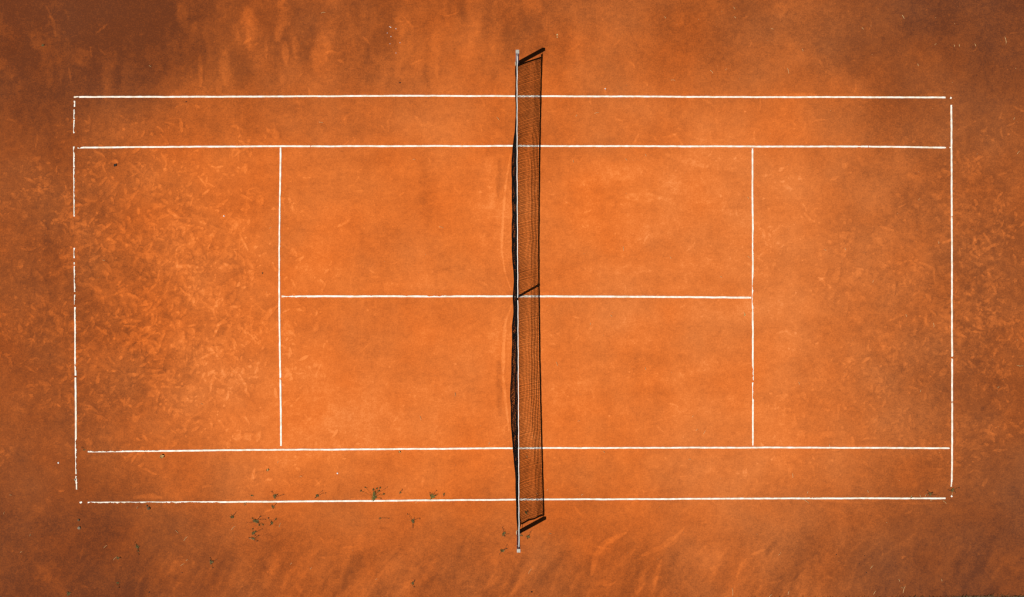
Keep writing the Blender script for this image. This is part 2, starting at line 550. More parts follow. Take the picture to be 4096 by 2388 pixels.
ground = link('clay_ground', me, M_CLAY)
tag(ground, 'worn orange clay surface of the tennis court with its run-off', 'ground', kind='structure')

# ------------------------------------------------------------------ court lines: ribbed white plastic tapes nailed to the clay
CELL = 0.0125
NAC = 6


def vn1(x, seed):
    r = random.Random(seed * 7919 + int(math.floor(x)))
    r2 = random.Random(seed * 7919 + int(math.floor(x)) + 1)
    t = x - math.floor(x)
    t = t * t * (3 - 2 * t)
    return r.random() * (1 - t) + r2.random() * t - .5


def court_line(pts, segs, label, seed, horiz=True, width=6.5, wear=(), pieces=(), nails=True):
    """pts: course of the tape in survey units; segs: stretches left uncovered; wear: (from, to, strength, side)"""
    key = 0 if horiz else 1
    rr = random.Random(seed)
    mb = MB()
    pts = sorted(pts, key=lambda p: p[key])

    def cross(a):
        for p, q in zip(pts, pts[1:]):
            if a <= q[key] or q is pts[-1]:
                t = (a - p[key]) / (q[key] - p[key])
                return p[1 - key] * (1 - t) + q[1 - key] * t
    verts, faces, cache = mb.v, mb.f, {}

    def vert(i, j, a, c):
        k_ = (i, j)
        if k_ not in cache:
            x, y = G(a, c) if horiz else G(c, a)
            cache[k_] = len(verts)
            verts.append((x, y, .0052 + .0006 * math.sin(i * 1.7) + (.001 if 0 < j < NAC else 0)))
        return cache[k_]
    step = CELL * S
    for s0, s1 in segs:
        n = int(s1 / step)
        for i in range(int(s0 / step), n):
            a, a2 = i * step, (i + 1) * step
            w = 0
            side = 0
            for f0, f1, st, sd in wear:
                if f0 <= a <= f1:
                    e = min(1, (a - f0) / 12 + .2, (f1 - a) / 12 + .2)
                    w, side = max(w, st * e), sd
            jl = vn1(a / 30, seed) * .9 + vn1(a / 7, seed + 3) * .35
            for j in range(NAC):
                if w:
                    h = (j + .5) / NAC if side >= 0 else 1 - (j + .5) / NAC
                    if side == 0:
                        h = abs(h - .5) * 2
                    cov = w * 1.25 * (vn1(a / 9, seed + 9) + .80) + w * rr.uniform(-.4, .4)
                    if h > 1 - cov:
                        continue
                if side == 0 and not w and rr.random() < .0012 and j in (0, NAC - 1):
                    continue
                faces.append(None)
                q = []
                for ii, aa in ((i, a), (i + 1, a2)):
                    cc = cross(aa)
                    wob = vn1(aa / 34, seed + 1) * 1.1 + vn1(aa / 110, seed + 2) * 1.6
                    for jj in (j, j + 1):
                        ed = vn1(aa / 11, seed + 20 + (jj == 0)) * .7 if jj in (0, NAC) else 0
                        q.append(vert(ii, jj, aa, cc + wob * .6 + (jj / NAC - .5) * width + ed))
                f = (q[0], q[2], q[3], q[1])
                faces[-1] = f if not horiz else f[::-1]
    loose = []
    for (px, py, sx, sy, ang) in pieces:                    # torn-off corners of the same tape still nailed down
        c, s = math.cos(ang), math.sin(ang)
        n0 = len(verts)
        for u, v in ((-.5, -.5), (.45, -.42), (.5, .2), (.1, .5), (-.42, .4)):
            x, y = G(px + (u * sx * c - v * sy * s), py + (u * sx * s + v * sy * c))
            verts.append((x, y, .0062))
        loose.append((verts[n0:], [(4, 3, 2, 1, 0)]))
        del verts[n0:]
    for (_, e0), (b1, _) in zip(segs, segs[1:]):            # the tape runs on under the clay between its bare stretches
        n0 = len(verts)
        for a in (e0, b1):
            for sg in (-.5, .5):
                x, y = G(a, cross(a) + sg * width) if horiz else G(cross(a) + sg * width, a)
                verts.append((x, y, -.008))
        faces.append((n0, n0 + 2, n0 + 3, n0 + 1))
    o = link('court_line', mb.mesh('court_line'), M_LINE)
    for v_, f_ in loose:
        pm_ = bpy.data.meshes.new('torn_end')
        pm_.from_pydata(v_, [], f_)
        link('torn_end', pm_, M_LINE, o)
    me_ = o.data
    for p in me_.polygons:
        if p.normal.z < 0:
            p.flip()
    tag(o, label, 'court line', 'white lines of the tennis court')
    return o


court_line([(296, 388.4), (650, 387.3), (1024, 386), (1633, 383.4), (2048, 384.4), (3072, 388.2), (3783, 390)],
           [(296, 315), (318, 3783)], 'upper doubles sideline, outermost long white line beyond the bare metal post end', 21,
           wear=[(300, 318, .35, 1)], pieces=[(3803, 392, 7, 8, .3)])
court_line([(300, 590.5), (650, 588), (1024, 585.3), (2048, 583.8), (3072, 586.2), (3475, 586.2), (3790, 590.6)],
           [(312, 1242), (1245, 3474), (3476, 3784)], 'upper singles sideline touching the tops of both service lines', 22,
           wear=[(308, 330, .55, -1), (3425, 3450, .25, 0), (1240, 1248, .6, 0), (3776, 3786, .4, 0)], pieces=[(3800, 590.5, 5, 5, .2)])
court_line([(350, 1805.6), (650, 1803.2), (1024, 1799.8), (1500, 1797), (2048, 1792.3), (3072, 1790), (3500, 1791.2), (3802, 1793)],
           [(352, 3799)], 'lower singles sideline with chewed clay-covered left tip and two weeds-free long edges', 23,
           wear=[(350, 400, .55, -1), (398, 490, .55, -1), (490, 640, .22, -1), (3790, 3801, .35, 0)])
court_line([(350, 2010.6), (650, 2009.2), (1024, 2006.6), (1500, 2003.2), (2048, 1998.2), (3072, 1993.6), (3500, 1993), (3783, 1992.8)],
           [(352, 3783)], 'lower doubles sideline with grass weeds rooted along its upper edge', 24,
           wear=[(350, 470, .55, 1), (470, 700, .44, 1), (700, 880, .32, 1), (3236, 3262, .35, -1), (3640, 3650, .4, 0)], pieces=[(324, 2009.5, 10, 7, -.3)])
court_line([(298.7, 405), (296.6, 597), (298, 1000), (300, 1190), (302, 1500), (304.4, 1791), (306.8, 1955)],
           [(405, 428), (440, 476), (480, 533), (588, 671), (674, 866), (993, 1034), (1049, 1059), (1064, 1168), (1180, 1219), (1229, 1459),
            (1462, 1504), (1510, 1898), (1904, 1958)],
           'broken left baseline, half buried under clay with long gaps', 25, horiz=False,
           wear=[(405, 428, .35, -1), (436, 476, .52, 1), (478, 533, .45, 1), (586, 620, .55, 1), (620, 671, .34, 1), (671, 690, .8, 1), (690, 868, .46, 1),
                 (990, 1036, .42, 1), (1046, 1062, .5, 1), (1062, 1168, .46, 1), (1176, 1222, .55, 1), (1229, 1459, .16, 1), (1455, 1482, .5, 1),
                 (1750, 1800, .44, 1), (1800, 1900, .48, 1), (1902, 1930, .55, 1), (1928, 1960, .45, 0)])
court_line([(3805, 421), (3806, 597), (3807.5, 1194), (3808.3, 1791), (3807.2, 1935), (3804.6, 1948)],
           [(421, 866), (869, 1428), (1434, 1607), (1611, 1948)], 'nearly unbroken right baseline, whole from corner to corner', 26, horiz=False,
           wear=[(420, 426, .5, 1), (862, 872, .45, 1), (1424, 1437, .6, 1), (1600, 1614, .4, 0), (1920, 1950, .5, 1)], pieces=[(3806, 1985, 7, 7, .5)])
court_line([(1122.2, 592), (1122, 640), (1119.5, 800), (1118, 1000), (1117.3, 1190), (1117.8, 1300), (1121.5, 1500), (1124.6, 1784)],
           [(591, 1514), (1517, 1784)], 'left service line, bowed and clean, on the net side of the scuffed clay', 27, horiz=False,
           wear=[(780, 1110, .13, 1), (1508, 1520, .5, 1)])
court_line([(3009.6, 594), (3010, 800), (3011, 1000), (3010.4, 1194), (3011.6, 1500), (3011, 1783)],
           [(594, 1522), (1531, 1783)], 'right service line, clay-smeared and worn thin in places', 28, horiz=False, width=6.3,
           wear=[(594, 602, .5, 0), (930, 1020, .2, 1), (1096, 1225, .48, 1), (1225, 1250, .3, 0), (1462, 1524, .48, -1), (1530, 1600, .40, 1), (1768, 1784, .4, 0)])
court_line([(1127, 1185.6), (1600, 1185.3), (2048, 1184.8), (2500, 1186.6), (3005, 1190.2)],
           [(1127, 3005)], 'centre service line running under the middle of the net', 29, width=7.2,
           wear=[(1130, 1182, .42, 0), (1182, 1230, .16, 1), (1480, 1490, .4, -1), (1612, 1634, .35, -1), (1706, 1776, .42, -1), (1776, 1815, .16, -1), (2990, 3002, .3, 0)])

# ------------------------------------------------------------------ the net
POST_H = 1.10
PA, PB = G(2068.5, 255), G(2073, 2129.5)     # post bases (upper and lower in the picture)
TOPC = [(2068.4, 224, 1.07), (2068.2, 400, 1.025), (2068.4, 700, .965), (2070.2, 1000, .922), (2071.4, 1194, .914), (2073.2, 1500, .935), (2074.6, 1800, .985),
        (2075.6, 2030, 1.035), (2076.2, 2187, 1.07)]
TOPW = []
for px, py, h in TOPC:
    x, y = GH(px, py, h)
    TOPW.append((x, y, h))


def interp(tab, y, i):
    ys_ = [r[1] for r in tab]
    vals = [r[i] for r in tab]
    return float(np.interp(-y, [-q for q in ys_], vals))


BULGE = [(255, 3), (290, 5), (430, 4), (540, 7), (600, 15), (700, 19), (860, 17), (1000, 20), (1090, 14), (1140, 13), (1187, 16), (1245, 15), (1300, 20), (1450, 22),
         (1570, 28), (1650, 26), (1750, 21), (1800, 17), (1900, 11), (2000, 8), (2080, 6), (2125, 2)]
Y0, Y1 = G(0, 286)[1], TOPW[-1][1] + .02           # ends of the netting at the top edge
Y0b, Y1b = G(0, 266)[1], G(0, 2094)[1]


def netpt(u, t):
    y = (Y0 * (1 - t) + Y0b * t) * (1 - u) + (Y1 * (1 - t) + Y1b * t) * u
    ytop = Y0 * (1 - u) + Y1 * u
    h = interp(TOPW, ytop, 2) - .02
    x = interp(TOPW, ytop, 0)
    py = 1194 - y * S
    b = float(np.interp(py, [q[0] for q in BULGE], [q[1] for q in BULGE])) / S * 1.13
    f = math.sin(math.pi * min(1, t ** 1.25 * .90)) ** .9
    z = h * (1 - t) + .022 * t
    x -= b * f
    x += .005 * math.sin(u * 90 + t * 7) + .007 * math.sin(u * 41 - t * 5) * t + .003 * math.sin(u * 233 + t * 11) * t
    cu = max(0, (u - .972) / .028)
    x += .075 * cu * t ** 2
    ce = max(0, 1 - u / .01)
    x += .02 * ce * t
    return Vector((x, y, z))


net = empty('tennis_net', (TOPW[4][0], TOPW[4][1], 0))
tag(net, 'black tennis net with white top band across the middle of the court', 'tennis net')
bpy.context.view_layer.update()
NETLOC = net.location.copy()


def loc(p):
    return Vector(p) - NETLOC


NU, NT = 346, 22
cord = MB()
for i in range(NU + 1):
    u = min(1, max(0, (i + rnd.uniform(-.22, .22)) / NU))
    pts = [loc(netpt(u, .03 + .97 * t / NT)) for t in range(NT + 1)]
    cord.tube(pts, [.0052 if t < 6 else (.0044 if t < 10 else .0056) for t in range(NT + 1)], 4, False)
for t in range(1, NT + 1):
    tt = .03 + .97 * t / NT
    pts = [loc(netpt(i / NU, tt)) for i in range(NU + 1)]
    cord.tube(pts, .0056 if t < 6 else (.008 if t == NT else .0043), 4, False)
for t in (.5, 1.5, 2.5, 3.5, 4.5):                       # doubled upper rows
    tt = .03 + .97 * (t + .28) / NT
    cord.tube([loc(netpt(i / NU, tt)) for i in range(0, NU + 1)], .0024, 3, False)
cord.build('netting', M_NET, net)

tape = MB()
pp = []
ny = 240
for i in range(ny + 1):
    y = TOPW[0][1] * (1 - i / ny) + TOPW[-1][1] * i / ny
    z = interp(TOPW, y, 2)
    x = interp(TOPW, y, 0) + .0022 * math.sin(i * .83) + .0015 * math.sin(i * .31)
    pp.append((loc((x, y, z - .025)), (0, 0, 1), (1, 0, 0)))
tape.band(pp, .026, .0070)
tp = tape.build('headband', M_TAPE, net)
stitch = MB()
for sgn in (1, -1):
    stitch.tube([loc((interp(TOPW, TOPW[0][1] * (1 - i / 80) + TOPW[-1][1] * i / 80, 0) + sgn * .0055, TOPW[0][1] * (1 - i / 80) + TOPW[-1][1] * i / 80,
                     interp(TOPW, TOPW[0][1] * (1 - i / 80) + TOPW[-1][1] * i / 80, 2) - .049)) for i in range(81)], .003, 4)
stitch.build('hem', M_STRAP, tp)

cst = MB()                                              # strap holding the middle down, looped over the band
yc = G(0, 1188)[1]
uc = (yc - Y0) / (Y1 - Y0)
ytop_img = GH(2071, 1196, .92)[1]
side = []
for k in range(13):
    t = k / 12
    q = netpt(uc, t)
    x = TOPW[4][0] * (1 - t) + G(2069, 0)[0] * t - .015 * math.sin(math.pi * t)
    side.append((loc((x + .013, ytop_img * (1 - t) + yc * t, .90 * (1 - t) + .008 * t)), (0, 1, 0), (1, 0, 0)))
cst.band(side, .034, .003)
over = [(loc((TOPW[4][0] + dx, ytop_img, dz)), (0, 1, 0), n) for dx, dz, n in
        ((.0115, .88, (1, 0, 0)), (.0115, .915, (1, 0, 0)), (.008, .9205, (.7, 0, .7)), (-.008, .9205, (-.7, 0, .7)), (-.0115, .915, (-1, 0, 0)), (-.0115, .84, (-1, 0, 0)))]
cst.band(over, .032, .0025)
cs = cst.build('centre_strap', M_STRAP, net)
an = MB()
an.tube([loc((G(2069, 0)[0], yc, 0)), loc((G(2069, 0)[0], yc, .03))], .018, 10)
an.build('anchor', M_STEEL, cs)

for u, nm in ((0.0, 0), (1.0, 1)):
    sb = MB()
    pts = []
    for k in range(15):
        q = netpt(u, k / 14)
        q.y += (.012 if nm == 0 else -.012) + (0 if nm == 0 else .010 * math.sin(k * .9))
        pts.append((loc(q), (0, 1, 0), (1, 0, 0)))
    sb.band(pts, .024, .0045)
    sb.build('side_band', M_STRAP, net)
for t, dz in ((.10, .03), (.35, -.05), (.62, .02), (.93, .05)):
    q = netpt(0, t)
    lace = MB()
    lace.tube([loc(q), loc(((q.x + PA[0]) / 2, (q.y + PA[1] - .043) / 2, q.z + dz * .4)), loc((PA[0], PA[1] - .043, max(.04, q.z + dz)))], .0022, 4)
    lace.build('lacing', M_NET, net)
    q = netpt(1, t)
    if t < .9:
        lace = MB()
        lace.tube([loc(q), loc(((q.x + PB[0]) / 2, (q.y + PB[1] + .043) / 2, q.z - .03)), loc((PB[0], PB[1] + .043, max(.04, q.z + dz)))], .0022, 4)
        lace.build('lacing', M_NET, net)
    else:
        lace = MB()
        lace.tube([loc(q), loc((q.x - .01, q.y - .07, q.z + .03)), loc((PB[0] + .03, PB[1] + .043, .10))], .006, 4)
        lace.build('lacing', M_NET, net)
# steel wire inside the band, out to the post tops
cable = MB()
cable.tube([loc((TOPW[0][0], TOPW[0][1] - .02, 1.05)), loc((PA[0], PA[1] - .035, 1.075))], .004, 6)
cable.build('cable', M_STEEL, net)
cable = MB()
cable.tube([loc((TOPW[-1][0], TOPW[-1][1] + .02, 1.05)), loc((PB[0], PB[1] + .035, 1.075))], .004, 6)
cable.build('cable', M_STEEL, net)


def post(p, inward, label):
    r = empty('net_post', (p[0], p[1], 0))
    tag(r, label, 'net post', 'posts holding the net')
    boxed('shaft', (.086, .086, POST_H - .012), M_POST, r, (0, 0, (POST_H - .012) / 2 - .02), .006)
    boxed('cap', (.090, .090, .022), M_CAP, r, (0, 0, POST_H - .011), .004)
    boxed('sleeve', (.112, .112, .03), M_CONC, r, (0, 0, .006), .008)
    hk = MB()
    y = inward * .044
    hk.tube([(0, y, .99), (0, y + inward * .012, .985), (0, y + inward * .018, 1.01), (0, y + inward * .006, 1.035)], .005, 6)
    hk.build('hook', M_STEEL, r, True)
    for sx in (-.018, .018):
        bt = MB()
        bt.tube([(sx, y, .93), (sx, y + inward * .012, .93)], .008, 8)
        bt.build('bolt', M_STEEL, r)
    rail = MB()
    rail.band([((0, y + inward * .003, z), (1, 0, 0), (0, 1, 0)) for z in (.08, .5, .96)], .012, .003)
    rail.build('lacing_rail', M_STEEL if inward < 0 else M_POST, r)
    return r


post(PA, -1, 'pale grey net post with its inner face sunlit, upper end of the net')
post(PB, 1, 'navy net post with shaded inner face and grey cap, lower end of the net')

# ------------------------------------------------------------------ weeds
def weed(px, py, size, n, runners, label, mat=None, lean=(.35, .3), part_tufts=True):
    if size < .1:
        size *= .85
    x0, y0 = G(px, py)
    r = random.Random(int(px * 13 + py))
    mb = MB()
    arms = [(r.uniform(0, 2 * math.pi), r.uniform(.45, 1.25)) for _ in range(r.randint(4, 7))]
    for _ in range(max(10, int(n * .8))):
        a, q = r.choice(arms)
        a += r.gauss(0, .32)
        ln = size * q * (.25 + .95 * r.random() ** 1.4)
        up = r.uniform(.15, .75)
        bx, by = r.gauss(0, .014), r.gauss(0, .014)
        pts = []
        for k in range(4):
            t = k / 3
            d = ln * t
            pts.append((bx + math.cos(a) * d + lean[0] * d * .3, by + math.sin(a) * d + lean[1] * d * .3,
                        .003 + ln * up * (t - .62 * t * t)))
        mb.blade(pts, r.uniform(.004, .0085))
    o = mb.build('weed', mat or M_WEED)
    o.location = (x0, y0, 0)
    tag(o, label, 'weed', 'weeds growing in the clay')
    for (dx, dy, tuft) in runners:
        rb = MB()
        ex, ey = dx / S * .92, -dy / S * .92
        bw = r.uniform(-.03, .03)
        m = 7
        pts = []
        for k in range(m):
            t = k / (m - 1)
            pts.append((ex * t + r.uniform(-.008, .008) - ey * bw * 8 * t * (1 - t), ey * t + r.uniform(-.008, .008) + ex * bw * 8 * t * (1 - t), .005 + .018 * math.sin(math.pi * t)))
        rb.tube(pts, .0018, 4)
        for k in range(2, m):
            for _ in range(r.randint(0, 2) if k < m - 1 else int(tuft * .75)):
                a = r.uniform(0, 6.28)
                ln = r.uniform(.012, .026) * (r.uniform(.8, 2.0) if k == m - 1 else 1)
                p = Vector(pts[k])
                rb.blade([p, p + Vector((math.cos(a) * ln * .5, math.sin(a) * ln * .5, .012)), p + Vector((math.cos(a) * ln, math.sin(a) * ln, .008))],
                         r.uniform(.003, .006))
        rb.build('runner', M_RUN if tuft < 12 else M_WEED, o)
    return o


weed(1494, 1988, .14, 95, [(-56, -28, 22), (-36, -44, 12), (0, -32, 40), (5, -22, 30), (16, -36, 46), (24, -28, 40), (28, -40, 26), (45, -14, 26), (62, -44, 5), (32, 6, 6)],
     'largest green weed, spreading several leafy stems above the lower doubles sideline', M_WEEDY, (.2, .6))
weed(1727, 1989, .12, 70, [(20, -28, 4), (-10, -20, 3), (26, -14, 3)], 'yellow-green grass tuft on the lower doubles sideline, nearest the net', M_WEEDY, (.3, .5))
weed(1269, 1979, .09, 46, [(24, -18, 5), (-8, 12, 8), (34, -10, 3)], 'small green weed beside a round pale ball mark above the lower doubles sideline')
weed(1098, 1983, .09, 52, [(-10, -20, 4), (42, -6, 5), (14, -6, 6)], 'small weed with a thin straight runner, leftmost pair above the lower doubles sideline')
weed(1007, 1981, .05, 24, [], 'tiny dark weed speck above the lower doubles sideline, left of the other weeds there')
weed(1775, 1976, .05, 20, [(0, 10, 3)], 'tiny dark sprig to the right of the yellow-green grass tuft')
weed(1600, 1972, .05, 16, [(8, -16, 4)], 'thin pale sprig between the largest weed and the yellow-green tuft')
weed(1650, 2084, .085, 56, [(-20, -32, 6), (32, -14, 3), (2, 26, 7)], 'three-armed star-shaped weed alone below the lower doubles sideline')
weed(1520, 2072, .035, 14, [(36, 0, 5)], 'faint flat weed runner lying left of the star-shaped weed')
weed(1092, 2027, .07, 34, [(14, -16, 3)], 'small weed with a pale tip just under the lower doubles sideline')
weed(981, 2017, .045, 16, [], 'very small weed touching the lower edge of the doubles sideline')
weed(1025, 2083, .11, 80, [(-16, -12, 12), (18, -18, 10), (14, 18, 22), (40, -8, 6), (-42, 8, 3), (30, 16, 14)],
     'broad dark creeping weed patch, top of the largest weed cluster at lower left')
weed(1088, 2095, .07, 40, [(18, -20, 16), (-14, -24, 8), (-8, 4, 9)], 'dark weed right beside the broad creeping patch')
weed(1014, 2132, .08, 56, [(-4, -20, 14), (8, 12, 6), (36, -18, 4)], 'dark upright weed under the broad creeping patch')
weed(1012, 2155, .06, 34, [(22, 10, 8), (-16, -6, 5), (26, -14, 5)], 'straggly weed with a straw across it at the foot of the lower left cluster')
weed(931, 2069, .075, 42, [(16, -24, 4)], 'small weed with one long stem left of the largest weed cluster')
weed(550, 2185, .09, 54, [(-10, -18, 5), (2, 18, 12), (4, 34, 6)], 'tall narrow dark weed in the lower left run-off, below two dark heel holes')
weed(472, 2233, .055, 28, [(12, -3, 4)], 'small weed with a short straw beside it in the lower left run-off')
weed(843, 2249, .085, 50, [(8, 22, 8), (26, -12, 3), (-2, -22, 4)], 'dark weed by itself in dusty raked clay at lower left')
weed(471, 2331, .055, 30, [(6, 22, 6)], 'small weed close to the lower edge of the clay at lower left')
weed(275, 2374, .06, 40, [(-4, -8, 5)], 'dark tuft at the lower left edge of the clay')
weed(1650, 2333, .065, 44, [(6, 14, 8), (8, -14, 3)], 'lone dark weed at the lower edge, left of the net')
weed(2015, 2134, .085, 52, [(-4, -26, 4), (4, 10, 8), (18, 2, 3)], 'weed left of the lower net post, upper of the two')
weed(2011, 2203, .09, 54, [(18, -26, 4), (16, -10, 8), (-14, 14, 4)], 'weed left of the lower net post cap, lower of the two')
weed(2107, 2050, .055, 46, [(4, -6, 10)], 'green weed inside the shadow of the net')
weed(2112, 2147, .06, 36, [(10, -22, 2), (-2, 10, 5)], 'green weed right of the lower net post')
weed(2083, 2142, .045, 20, [(3, -14, 3)], 'small weed hugging the lower net post')
weed(3719, 1975, .075, 50, [(-10, -14, 8), (26, 6, 4), (-16, 4, 3), (10, -6, 6)], 'dark star-shaped weed at the right end of the lower doubles sideline')
weed(3809, 1961, .08, 60, [(-20, -2, 9), (26, -11, 6), (14, 10, 3)], 'dark flat weed over the bottom tip of the right baseline')
weed(3646, 1988, .045, 18, [], 'tiny weed touching the lower doubles sideline near its right end')
weed(172, 182, .055, 30, [(8, -3, 4)], 'dark little weed alone in the upper left run-off')
weed(337, 1798, .04, 16, [(-8, -10, 4)], 'dark sprig in the gap between left baseline and lower singles sideline')

# ------------------------------------------------------------------ leaves, stones, holes
def leaf(px, py, ln, w, ang, mat, label, cat='leaf', curl=.5):
    mb = MB()
    c, s = math.cos(ang), math.sin(ang)
    vs, fs = [], []
    prof = [.12, .6, .95, 1, .75, .3, .04]
    for k, q in enumerate(prof):
        t = k / (len(prof) - 1) - .5
        for j in (-1, -.5, 0, .5, 1):
            x, y = t * ln, j * q * w * .5
            z = .006 + curl * (abs(j) ** 2) * q * w * .45 + curl * t * t * ln * .35
            vs.append((x * c - y * s, x * s + y * c, z))
    for k in range(len(prof) - 1):
        for j in range(4):
            fs.append((k * 5 + j, k * 5 + j + 1, k * 5 + j + 6, k * 5 + j + 5))
    mb.add(vs, fs)
    mb.tube([(-.5 * ln * c, -.5 * ln * s, .008), (-.72 * ln * c, -.72 * ln * s, .012)], .002, 4)
    o = mb.build('dead_leaf', mat)
    x, y = G(px, py)
    o.location = (x, y, 0)
    tag(o, label, cat)
    return o


leaf(462, 660, .105, .07, .9, M_DARK, 'blackish curled dead leaf on the clay inside the upper left court corner')
leaf(650, 1824, .13, .10, .4, M_CURL, 'brown and cream curled dead leaf below the lower singles sideline', curl=1.0)
leaf(1071, 1879, .085, .06, 1.2, M_CURL, 'small cream edged dead leaf in the lower doubles alley, left of the white flake', curl=.9)
leaf(2978, 1259, .075, .045, 1.1, M_CURL, 'reddish brown dead leaf just left of the right service line', curl=.6)
leaf(1598, 1807, .07, .05, 2.4, M_CURL, 'tan dead leaf lying under the lower singles sideline left of the net', curl=.8)
leaf(2228, 139, .05, .035, 1.5, M_STRAW, 'small yellow leaf beyond the upper net post, upper of two bits')
leaf(2229, 149, .035, .025, .3, M_STRAW, 'smaller yellow leaf bit beyond the upper net post, lower of two')
leaf(1600, 331, .05, .03, .4, M_DARK, 'tiny blackish leaf in the upper run-off left of the net')
leaf(1050, 1092, .045, .03, 1.4, M_DRY, 'dark brown leaf bit left of the left service line')
leaf(745, 407, .04, .026, .4, M_DARK, 'black leaf speck between the two upper sidelines at left')
leaf(2127, 2367, .055, .035, -.6, M_DARK, 'black leaf at the lower edge of the clay, right of the net')
leaf(598, 2368, .04, .03, .2, M_DARK, 'black speck at the lower edge of the clay at lower left')


def stone(px, py, r_, mat, label, name='pebble', cat='stone', flat=.42, sink=.35):
    q = random.Random(int(px + py))
    bm = bmesh.new()
    bmesh.ops.create_icosphere(bm, subdivisions=2, radius=r_)
    for v in bm.verts:
        v.co *= 1 + q.uniform(-.13, .13)
        v.co.z *= flat
    bmesh.ops.translate(bm, vec=(0, 0, r_ * flat * (1 - sink)), verts=bm.verts)
    me_ = bpy.data.meshes.new(name)
    bm.to_mesh(me_)
    bm.free()
    o = link(name, me_, mat)
    x, y = G(px, py)
    o.location = (x, y, 0)
    tag(o, label, cat)
    return o


stone(317, 2111, .040, M_GSTONE, 'greyish round stone stuck in the clay below the lower left corner of the court')
stone(315, 2080, .034, M_DRY, 'dark round lump standing in for a hole, directly above the greyish stone below the court corner', 'hole_lump', 'hole_lump')  # raised dark lump added in place of a dark hole
stone(234, 1851, .024, M_WSTONE, 'pale oval pebble outside the lower part of the left baseline')
stone(896, 864, .019, M_WSTONE, 'white pebble among the shoe scuffs near the left service line')
stone(1350, 1893, .022, M_WSTONE, 'white flake in the lower doubles alley, left of the net')
stone(595, 2033, .045, M_DRY, 'dark lump standing in for a heel hole under the left part of the lower doubles sideline', 'hole_lump', 'hole_lump')  # this lump and the next are added where heel holes are
stone(588, 2023, .026, M_DRY, 'smaller dark lump standing in for a hole, between the heel hole and the lower doubles sideline', 'hole_lump', 'hole_lump')
stone(301, 1918, .03, M_GSTONE, 'grey nail plate stone beside the ragged lower end of the left baseline')
stone(2421, 355, .017, M_WSTONE, 'white pebble above the upper doubles sideline, right of the net shadow')
for i, (px, py) in enumerate([(1558, 107), (1563, 109), (1584, 115), (1549, 132), (1564, 146), (1560, 175), (1600, 171), (1584, 212)]):
    o = stone(px, py, (.010, .014, .012, .009, .011, .009, .010, .010)[i], M_WSTONE, 'white crumb in the loose scatter on the upper run-off, left of the net')
    o['group'] = 'white crumbs scattered on the upper run-off'
for px, py in [(3437, 2255), (3345, 2218), (3458, 2223), (3466, 2290), (728, 2290), (676, 2304)]:
    o = stone(px, py, .013, M_DARK, 'black crumb lying on the bare lower run-off clay')
    o['group'] = 'black crumbs on the lower run-off'

